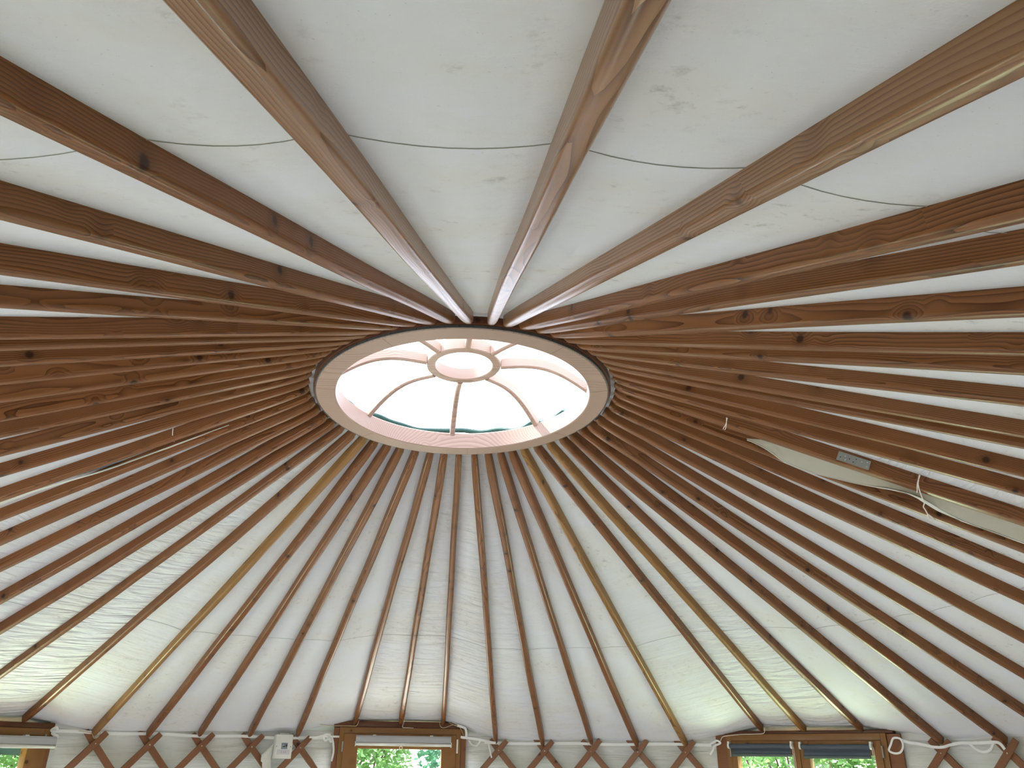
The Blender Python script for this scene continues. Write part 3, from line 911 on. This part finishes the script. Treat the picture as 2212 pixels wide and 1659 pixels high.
# ------------------------------------------------------------------ consumer unit, rag
bz = wall_matrix(5.9368, R - 0.035, 1.578)
box = empty('control_box', bz); tag(box, 'white plastic electrical box with a smoked window fixed to the lattice', 'electrical box')
bx('housing', M['white'], box, -0.068, 0.060, -0.030, 0.020, -0.085, 0.080, 0.004)
bx('cover', M['white'], box, -0.062, 0.064, -0.046, -0.029, -0.084, 0.084, 0.004)
bx('lower_panel', M['greyplastic'], box, -0.046, 0.048, -0.0475, -0.045, -0.056, -0.022, 0.001)
sw = bx('smoked_window', M['lcd'], box, -0.018, 0.028, -0.0475, -0.045, -0.018, 0.025, 0.001)
bx('breaker', M['black'], sw, 0.014, 0.025, -0.0495, -0.047, -0.002, 0.014, 0.001)
bx('breaker', M['black'], sw, -0.006, 0.010, -0.0495, -0.047, -0.004, 0.004, 0.001)
bx('breaker', M['steel'], sw, -0.012, 0.002, -0.0492, -0.047, 0.004, 0.012, 0.001)
for x in (-0.014, 0.002, 0.016): bx('mark', M['slate'], box, x, x + 0.0025, -0.0482, -0.047, -0.045, -0.034, 0)
bx('mark', M['greyplastic'], box, -0.042, -0.030, -0.0468, -0.045, 0.060, 0.063, 0)
for x in (-0.052, 0.052):
    mb = MB(); mb.sphere((x, -0.046, 0.0), 0.003, 6, 4); mb.build('screw', M['hole'], box)
bx('rear_plate', M['white'], box, -0.030, 0.040, 0.0, 0.018, 0.080, 0.094, 0.002)

def crumpled(name, az, r, x0, x1, z0, z1, mat, label, cat, seed=1, n=26, shape=None):
    rr = random.Random(seed); vs = []; fs = []
    root = wall_matrix(az, r, 0)
    ph = [(rr.uniform(15, 60), rr.uniform(-40, 60), rr.uniform(0, 6), rr.uniform(0.002, 0.006)) for _ in range(7)]
    for i in range(n + 1):
        for j in range(n + 1):
            s, t = i / n, j / n
            l, rgt = shape(t)
            x = l + (rgt - l) * s; z = z0 + (z1 - z0) * t
            y = sum(a * sin(fx * x + fz * z * 0.6 + p) for fx, fz, p, a in ph) - 0.012 * sin(pi * s)
            vs.append((x, y, z))
    for i in range(n):
        for j in range(n):
            fs.append((i * (n + 1) + j, (i + 1) * (n + 1) + j, (i + 1) * (n + 1) + j + 1, i * (n + 1) + j + 1))
    o0 = len(vs); vs += [(x, y + 0.0025, z) for x, y, z in vs]; fs += [tuple(q + o0 for q in f[::-1]) for f in fs]
    mb = MB(); mb.add(vs, fs)
    o = mb.build(name, mat, mw=root, angle=80)
    tag(o, label, cat); return o
crumpled('white_cloth', 5.908, R - 0.045, 0, 0, 1.36, 1.612, M['cloth'], 'crumpled white cloth hanging on the lattice left of the electrical box', 'cloth', seed=4,
         shape=lambda t: ((-0.005 - 0.03 * sin(t * 3) if t < 0.45 else (-0.047 if t < 0.62 else -0.047 + 0.095 * (t - 0.62) / 0.38)), (0.028 + 0.02 * t + 0.006 * sin(t * 9))))

# ------------------------------------------------------------------ tapes, cords and ties
def smooth_pts(P, n=6):
    out = []
    for i in range(len(P) - 1):
        p0 = P[max(i - 1, 0)]; p1 = P[i]; p2 = P[i + 1]; p3 = P[min(i + 2, len(P) - 1)]
        for j in range(n):
            t = j / n
            out.append(0.5 * ((2 * p1) + (-p0 + p2) * t + (2 * p0 - 5 * p1 + 4 * p2 - p3) * t * t + (-p0 + 3 * p1 - 3 * p2 + p3) * t ** 3))
    out.append(P[-1]); return out
def wallpath(L, r, wob=0.0):
    return smooth_pts([polar(a, (r[i] if isinstance(r, (list, tuple)) else r) + wob * sin(i * 2.3), z) for i, (a, z) in enumerate(L)])
def tape(name, L, r, wd, label, cat='tape', mat='tape', twist=0.0, wob=0.006, group=None):
    P = wallpath(L, r, wob)
    mb = MB(); mb.ribbon(P, wd, lambda i, p: Matrix.Rotation(twist * i / len(P), 3, 'Z') @ Vector((p.x, p.y, 0.4 * sin(i * 0.5))), 0.0015)
    return tag(mb.build(name, M[mat], angle=60), label, cat, group)
def cord(name, L, r, rad, label, cat='cord', mat='cord', group=None):
    mb = MB(); mb.tube(wallpath(L, r), rad, 6)
    return tag(mb.build(name, M[mat]), label, cat, group)
k1 = tape('tie_tape', [(5.988, 1.646), (6.004, 1.648), (6.0166, 1.660), (6.0265, 1.651), (6.030, 1.668), (6.018, 1.664), (6.0215, 1.625), (6.029, 1.640), (6.034, 1.612), (6.027, 1.650), (6.0413, 1.655), (6.050, 1.655)], R - 0.045, 0.014, 'knotted white tape at the upper left corner of the centre window', wob=0.012)
tape('tie_tape', [(6.0349, 1.650), (6.0392, 1.609), (6.041, 1.544), (6.0389, 1.480)], R - 0.030, 0.014, 'white tape end hanging straight down beside the centre window\'s left post')
tape('tie_tape', [(0.016, 1.752), (0.027, 1.742), (0.034, 1.725), (0.036, 1.690), (0.034, 1.664), (0.024, 1.668), (0.040, 1.661), (0.0588, 1.654), (0.0788, 1.642), (0.0918, 1.631), (0.100, 1.628)], R - 0.050, 0.018, 'white tape tied at the upper right corner of the centre window')
tape('tie_tape', [(0.0839, 1.636), (0.0873, 1.577), (0.0916, 1.520)], R - 0.048, 0.011, 'short white tape end hanging over the first lath crossing right of the centre window', wob=0.0)
tape('tie_tape', [(0.041, 1.646), (0.0492, 1.612), (0.0581, 1.606), (0.062, 1.622), (0.0665, 1.645)], R + 0.020, 0.012, 'small loop of white tape under the tie right of the centre window')
tape('tie_tape', [(0.9161, 1.668), (0.9076, 1.665), (0.9016, 1.629), (0.8965, 1.593), (0.9047, 1.576), (0.9147, 1.579), (0.9208, 1.601), (0.9232, 1.632), (0.921, 1.659), (0.9161, 1.668)], R - 0.055, 0.013, 'triangular loop of white tape at the right post of the double window', wob=0.0)
tape('tie_tape', [(0.9205, 1.655), (0.9339, 1.640), (0.9458, 1.634), (0.9613, 1.623), (0.9768, 1.612), (0.9926, 1.612), (1.005, 1.625), (1.0212, 1.635), (1.0405, 1.634), (1.062, 1.636), (1.0824, 1.635), (1.0908, 1.598)], [R - 0.05, R - 0.05, R - 0.045, R - 0.045, R - 0.055, R - 0.055, R - 0.045, R - 0.03, R - 0.03, R - 0.03, R - 0.035, R - 0.035], 0.017, 'twisted white tape slung in front of two lath crossings right of the double window', wob=0.0)
tape('tie_tape', [(1.0276, 1.635), (1.037, 1.601), (1.0475, 1.585), (1.0595, 1.595), (1.0675, 1.632)], R + 0.012, 0.014, 'slack loop of white tape between two lath crossings right of the double window', wob=0.0)
tape('tie_tape', [(0.552, 1.634), (0.561, 1.650), (0.5669, 1.656), (0.572, 1.640), (0.560, 1.620), (0.5568, 1.593), (0.549, 1.560)], R - 0.02, 0.014, 'crumpled white tape tied at the left post of the double window', wob=0.01)
tape('tie_tape', [(5.512, 1.636), (5.5048, 1.645), (5.5100, 1.664), (5.5145, 1.645), (5.5067, 1.628), (5.5150, 1.612), (5.5196, 1.599)], R - 0.03, 0.016, 'knotted white tape at the right post of the left corner window', wob=0.012)
cord('thin_cord', [(5.9950, 1.742), (6.0046, 1.742), (6.036, 1.733), (6.068, 1.734), (6.0749, 1.733), (6.0835, 1.737), (6.0870, 1.775)], [R - 0.02, R - 0.045, R - 0.05, R - 0.055, R - 0.065, R - 0.065, R - 0.10], 0.0022, 'thin pale cord looped round the left rafter on the centre window header', mat='jute')
cord('thin_cord', [(6.1850, 1.83), (6.1838, 1.80), (6.1835, 1.769), (6.1815, 1.733), (6.1935, 1.729), (6.205, 1.728)], [R - 0.16, R - 0.10, R - 0.06, R - 0.055, R - 0.05, R - 0.05], 0.0022, 'thin pale cord running down the middle rafter on the centre window header', mat='cord')
cord('thin_cord', [(6.2608, 1.785), (6.2625, 1.745), (6.2693, 1.733), (6.2792, 1.744), (6.2902, 1.757), (6.3053, 1.747), (6.310, 1.742)], [R - 0.07, R - 0.06, R - 0.055, R - 0.045, R - 0.04, R - 0.04, R - 0.04], 0.0022, 'thin tan cord sagging round the right rafter on the centre window header', mat='jute')
cord('thin_cord', [(6.2809, 1.772), (6.2963, 1.749), (6.3055, 1.735), (6.3130, 1.681)], [R - 0.045, R - 0.045, R - 0.045, R - 0.045], 0.0020, 'thin tan cord slanting down to the tape at the centre window\'s right corner', mat='jute')
cord('thin_cord', [(0.5747, 1.655), (0.5801, 1.681), (0.5916, 1.689), (0.618, 1.698), (0.6500, 1.700), (0.6655, 1.706), (0.6690, 1.735)], [R - 0.04, R - 0.05, R - 0.055, R - 0.055, R - 0.06, R - 0.065, R - 0.085], 0.0022, 'thin pale cord from the double window\'s left corner to the first rafter', mat='cord')
cord('thin_cord', [(5.5505, 1.648), (5.5641, 1.643), (5.5725, 1.634), (5.5771, 1.612), (5.5796, 1.604), (5.5850, 1.612), (5.5890, 1.636), (5.583, 1.655), (5.576, 1.640)], [R - 0.03, R - 0.03, R - 0.04, R - 0.045, R - 0.045, R - 0.04, R - 0.03, R - 0.05, R - 0.05], 0.0024, 'tan cord wound round the foot of the first rafter right of the left corner window', mat='jute')

# roof side: cords, plate and loose canvas.  rp(r, az, h): a point h above the rafters' underside
SL = (FOOT_Z.get(20, 1.619) - RING_Z) / (R - 1.03 * U)
def rp(r, az, h=0.0):
    return Vector((r * sin(az), r * cos(az), RING_Z + (r - 1.03 * U) * SL + h))
def roofcord(name, L, rad, label):
    mb = MB(); mb.tube(smooth_pts([rp(*q) for q in L]), rad, 6)
    return mb, label
mb = MB()
mb.tube(smooth_pts([rp(1.134, 1.870, .030), rp(1.132, 1.850, .010), rp(1.128, 1.83, -.004), rp(1.125, 1.822, -.006)]), 0.0016, 6)
mb.tube(smooth_pts([rp(1.137, 1.868, .030), rp(1.130, 1.852, .008), rp(1.121, 1.833, -.004), rp(1.119, 1.826, -.008)]), 0.0016, 6)
tag(mb.build('cotton_string', M['cord']), 'short white cord tied round a right side rafter near the crown, above the loose canvas', 'cord')
mb = MB()
mb.tube(smooth_pts([rp(1.822, 1.858, .042), rp(1.812, 1.848, .012), rp(1.818, 1.825, -.002), rp(1.826, 1.807, .004)]), 0.0020, 6)
mb.tube(smooth_pts([rp(1.820, 1.858, .042), rp(1.815, 1.845, .008), rp(1.838, 1.810, -.008), rp(1.859, 1.784, -.012), rp(1.866, 1.765, -.014), rp(1.880, 1.752, -.014), rp(1.897, 1.736, -.014)]), 0.0023, 6)
ct = mb.build('cotton_string', M['cord']); tag(ct, 'white cord with a frayed tassel hanging beside the twisted canvas edge', 'cord')
mb = MB(); c_ = rp(1.897, 1.736, -.014); rr = random.Random(3)
dvec = (rp(1.925, 1.716, -.016) - c_)
for i in range(14):
    e = c_ + dvec * rr.uniform(0.7, 1.15) + Vector((rr.uniform(-.009, .009), rr.uniform(-.009, .009), rr.uniform(-.006, .004)))
    mb.tube([c_, c_.lerp(e, 0.5) + Vector((rr.uniform(-.003, .003), rr.uniform(-.003, .003), 0)), e], [0.0018, 0.0014, 0.0008], 4)
mb.build('tassel', M['cord'], ct)
mb = MB(); mb.tube(smooth_pts([rp(1.216, 4.640, .022), rp(1.219, 4.655, .006), rp(1.221, 4.675, -.004), rp(1.224, 4.700, -.006)]), 0.0017, 6)
tag(mb.build('cotton_string', M['cord']), 'short white cord tied round a left side rafter above a slit in the canvas', 'cord')

# nail plate on rafter 25, lying on the side that faces the viewer
A, B, u, sd, nn = LINES[25]
def plate():
    cam_loc = Vector((0, -3.31, 1.5))
    # position along the rafter
    best = min((abs(sqrt((B + u * (x / 100)).x ** 2 + (B + u * (x / 100)).y ** 2) - 1.597), x / 100) for x in range(0, 320))[1]
    c = B + u * best
    s = 1 if (cam_loc - c).dot(sd) > 0 else -1
    mm = Matrix((u, sd * s, nn)).transposed().to_4x4()
    mm.translation = c + sd * s * (RAFT_W / 2 * 1.35 + 0.0035) + nn * 0.0225
    return mm
pm = plate()
mb = MB(); mb.box(-0.062, 0.062, -0.001, 0.001, -0.019, 0.019)
pl = mb.build('nail_plate', M['steel'], mw=pm, bevel=0.0004); tag(pl, 'perforated grey steel nail plate screwed to the side of a right side rafter', 'metal plate')
holes = [(-.045, .008), (-.020, .009), (-.008, -.006), (.012, .006), (.018, -.010), (.050, .007), (-.052, -.011)]
for x, z in ((-.008, .007), (.016, .0), (.0, -.008), (.050, -.004)):
    mb = MB(); mb.tube([(x, 0.0008, z), (x, 0.0014, z)], 0.0023, 8); mb.build('hole', M['hole'], pl)
for x, z in ((-.050, .010), (-.030, .004), (-.052, -.009), (.034, .006), (.030, -.009)):
    mb = MB(); mb.sphere((x, 0.001, z), 0.0032, 8, 6, (1, .5, 1)); mb.build('screw', M['screw'], pl)

def interp(T, x):
    for (x0, y0), (x1, y1) in zip(T, T[1:]):
        if x0 <= x <= x1: return y0 + (y1 - y0) * (x - x0) / (x1 - x0)
    return T[0][1] if x < T[0][0] else T[-1][1]
def raf_az(k, r):
    A, B = LINES[k][0], LINES[k][1]
    lo, hi = 0.0, 1.3
    for _ in range(40):
        md = (lo + hi) / 2; P = A.lerp(B, md)
        if sqrt(P.x ** 2 + P.y ** 2) < r: lo = md
        else: hi = md
    P = A.lerp(B, lo); return math.atan2(P.x, P.y) % (2 * pi)
# loose canvas edge hanging out between rafters 25 and 24
E1 = [(1.165, 1.803), (1.202, 1.796), (1.267, 1.764), (1.386, 1.7162), (1.494, 1.7165), (1.634, 1.748), (1.746, 1.785), (1.80, 1.795), (1.839, 1.790), (1.925, 1.762), (2.015, 1.7484), (2.125, 1.748), (2.222, 1.7476), (2.6, 1.745)]
def flap_edge(r):
    az0 = raf_az(25, r) - 0.018 / r
    return az0, az0 - max((0.002 + 0.010 * min(1.0, (r - 1.215) / 0.16)) / r, (az0 - interp(E1, r)) * min(1.0, 0.15 + (r - 1.215) / 0.16))
def flap():
    vs = []; fs = []; n = 90; m_ = 8
    for i in range(n + 1):
        r = 1.215 + (2.60 - 1.215) * i / n
        az0, az1 = flap_edge(r)
        tw = 0.5 - 0.5 * math.tanh((r - 1.80) / 0.05)
        for j in range(m_ + 1):
            t = j / m_
            az = az0 + (az1 - az0) * t
            h = 0.044 * (1 - t) ** 1.2 - 0.002 + (0.004 * sin(r * 46 + t * 5) + 0.003 * sin(r * 97 - t * 9)) * sin(pi * t)
            if t == 0: h = 0.046
            h *= min(1.0, 0.05 + (r - 1.215) / 0.16)
            vs.append(rp(r, az, h))
    for i in range(n):
        for j in range(m_):
            fs.append((i * (m_ + 1) + j, (i + 1) * (m_ + 1) + j, (i + 1) * (m_ + 1) + j + 1, i * (m_ + 1) + j + 1))
    o0 = len(vs); vs += [v + Vector((0, 0, 0.0016)) for v in vs]; fs += [tuple(q + o0 for q in f[::-1]) for f in fs]
    mb = MB(); mb.add(vs, fs)
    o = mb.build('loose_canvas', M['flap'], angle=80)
    tag(o, 'loose edge of canvas bellying out below the plated rafter on the right', 'canvas')
    # rolled hem, twisted and brighter past the tassel
    mb = MB(); P = []; W = []
    for i in range(n + 1):
        r = 1.215 + (2.59 - 1.215) * i / n
        az = flap_edge(r)[1]
        P.append(rp(r, az, -0.0035)); W.append(0.003 + (0.017 if 1.66 < r < 2.0 else 0.0) * max(0, sin((r - 1.66) / 0.34 * pi)) + (0.003 if r > 2.0 else 0))
    mb.ribbon(P, W, lambda i, p: Vector((0.2, 0.25 * sin(i * 0.35), -1)), 0.002)
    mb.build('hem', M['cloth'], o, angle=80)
flap()
# slit in the canvas between the left rafters 52 and 53, with a bright folded edge
E2 = [(1.0, 4.733), (1.125, 4.745), (1.198, 4.7454), (1.271, 4.7454), (1.381, 4.7486), (1.472, 4.7503), (1.556, 4.745), (1.671, 4.7327), (1.785, 4.7254), (1.882, 4.7300), (2.3, 4.745)]
mb = MB(); P = []; W = []
for i in range(80):
    r = 1.02 + 1.2 * i / 79
    P.append(rp(r, interp(E2, r) + 0.004, 0.006)); W.append(0.005 + 0.020 * max(0, sin((r - 1.0) / 0.32 * pi)) * (r < 1.32) + 0.022 * (r > 1.50) * min(1, (r - 1.50) / 0.20))
mb.ribbon(P, W, lambda i, p: Vector((0.1 * sin(i * .2), 0.1, -1)), 0.002)
fh = mb.build('folded_hem', M['cloth'], angle=80)
mb = MB()
mb.ribbon([rp(1.22 + 0.5 * i / 40, interp(E2, 1.22 + 0.5 * i / 40) + 0.016, 0.016) for i in range(41)], [0.004 + 0.020 * sin(pi * i / 40) for i in range(41)], lambda i, p: Vector((0.1, 0.1, -1)), 0.002)
mb.build('inner_fold', M['flap'], fh, angle=80)
tag(fh, 'bright folded canvas edge showing in a slit between two left side rafters', 'canvas')

# ------------------------------------------------------------------ garden outside the windows
mb = MB()
a0 = 28
mb.revolve([(R + 0.25, -0.06), (14.0, -0.25), (14.0, -0.30), (R + 0.25, -0.30)], 64)
tag(mb.build('ground', M['soil']), 'green lawn around the tent', kind='structure')
def shrub(az, r, w_, h_, seed, mat, label):
    rr = random.Random(seed)
    root = empty('garden_shrub', wall_matrix(az, r, -0.2)); tag(root, label, 'shrub', 'garden shrubs outside the windows')
    mb = MB()
    for i in range(16):
        x = rr.uniform(-w_ / 2, w_ / 2) * 0.5; y = rr.uniform(-0.3, 0.3)
        mb.tube([(x * 0.4, y * 0.4, 0), (x, y, h_ * 0.5), (x * 1.8 + rr.uniform(-.2, .2), y, h_ * 0.95)], [0.02, 0.013, 0.004], 5)
    mb.build('branches', M['stem'], root)
    mb = MB()
    for i in range(6500):
        p = Vector((rr.uniform(-w_ / 2, w_ / 2), rr.uniform(-0.45, 0.45), rr.uniform(0.35, 1.0) ** 0.8 * h_))
        e = Euler((rr.uniform(-0.9, 0.9), rr.uniform(-0.9, 0.9), rr.uniform(0, 6.28))).to_matrix()
        l = rr.uniform(0.05, 0.10); wd = l * 0.36
        q = [Vector((0, 0, 0)), Vector((l * 0.5, wd, 0.1 * l)), Vector((l, 0, -0.1 * l)), Vector((l * 0.5, -wd, 0.1 * l))]
        mb.add([p + e @ v for v in q], [(0, 1, 2, 3)])
    mb.build('foliage', M[mat], root)
    return root
for i, (az, r, w_, h_, mt_, lb) in enumerate([
        (6.08, 6.3, 1.7, 2.5, 'leaf1', 'light green shrub outside the centre window, left half'), (6.40, 6.0, 2.0, 2.5, 'leaf2', 'cool green shrub outside the centre window, right half'),
        (0.62, 6.2, 1.8, 2.5, 'leaf1', 'bright green shrub outside the double window, left sash'), (0.95, 6.6, 1.9, 2.6, 'leaf1', 'bright green shrub outside the double window, right sash'),
        (5.60, 6.4, 1.9, 2.3, 'leaf1', 'green shrub outside the left corner window'), (5.24, 6.4, 1.9, 2.3, 'leaf2', 'green shrub outside, left of the left corner window')]):
    shrub(az, r, w_, h_, 50 + i, mt_, lb)
# dark awning strip outside the left window
aw = empty('window_awning', wall_matrix(WINDOWS[3][0], R + 0.10, 0)); tag(aw, 'dark teal awning flap hanging outside the left corner window', 'awning')
mb = MB(); n = 40; vs = []
for i in range(n + 1):
    x = -0.5 + 1.02 * i / n
    for j, z in enumerate((1.68, 1.60, 1.54, 1.495)):
        vs.append((x, 0.02 + 0.02 * j + 0.006 * sin(x * 40 + j), z))
fs = [(i * 4 + j, (i + 1) * 4 + j, (i + 1) * 4 + j + 1, i * 4 + j + 1) for i in range(n) for j in range(3)]
o0 = len(vs); vs += [(x, y + 0.003, z) for x, y, z in vs]; fs += [tuple(q + o0 for q in f[::-1]) for f in fs]
mb.add(vs, fs); mb.build('flap', M['teal'], aw, angle=80)
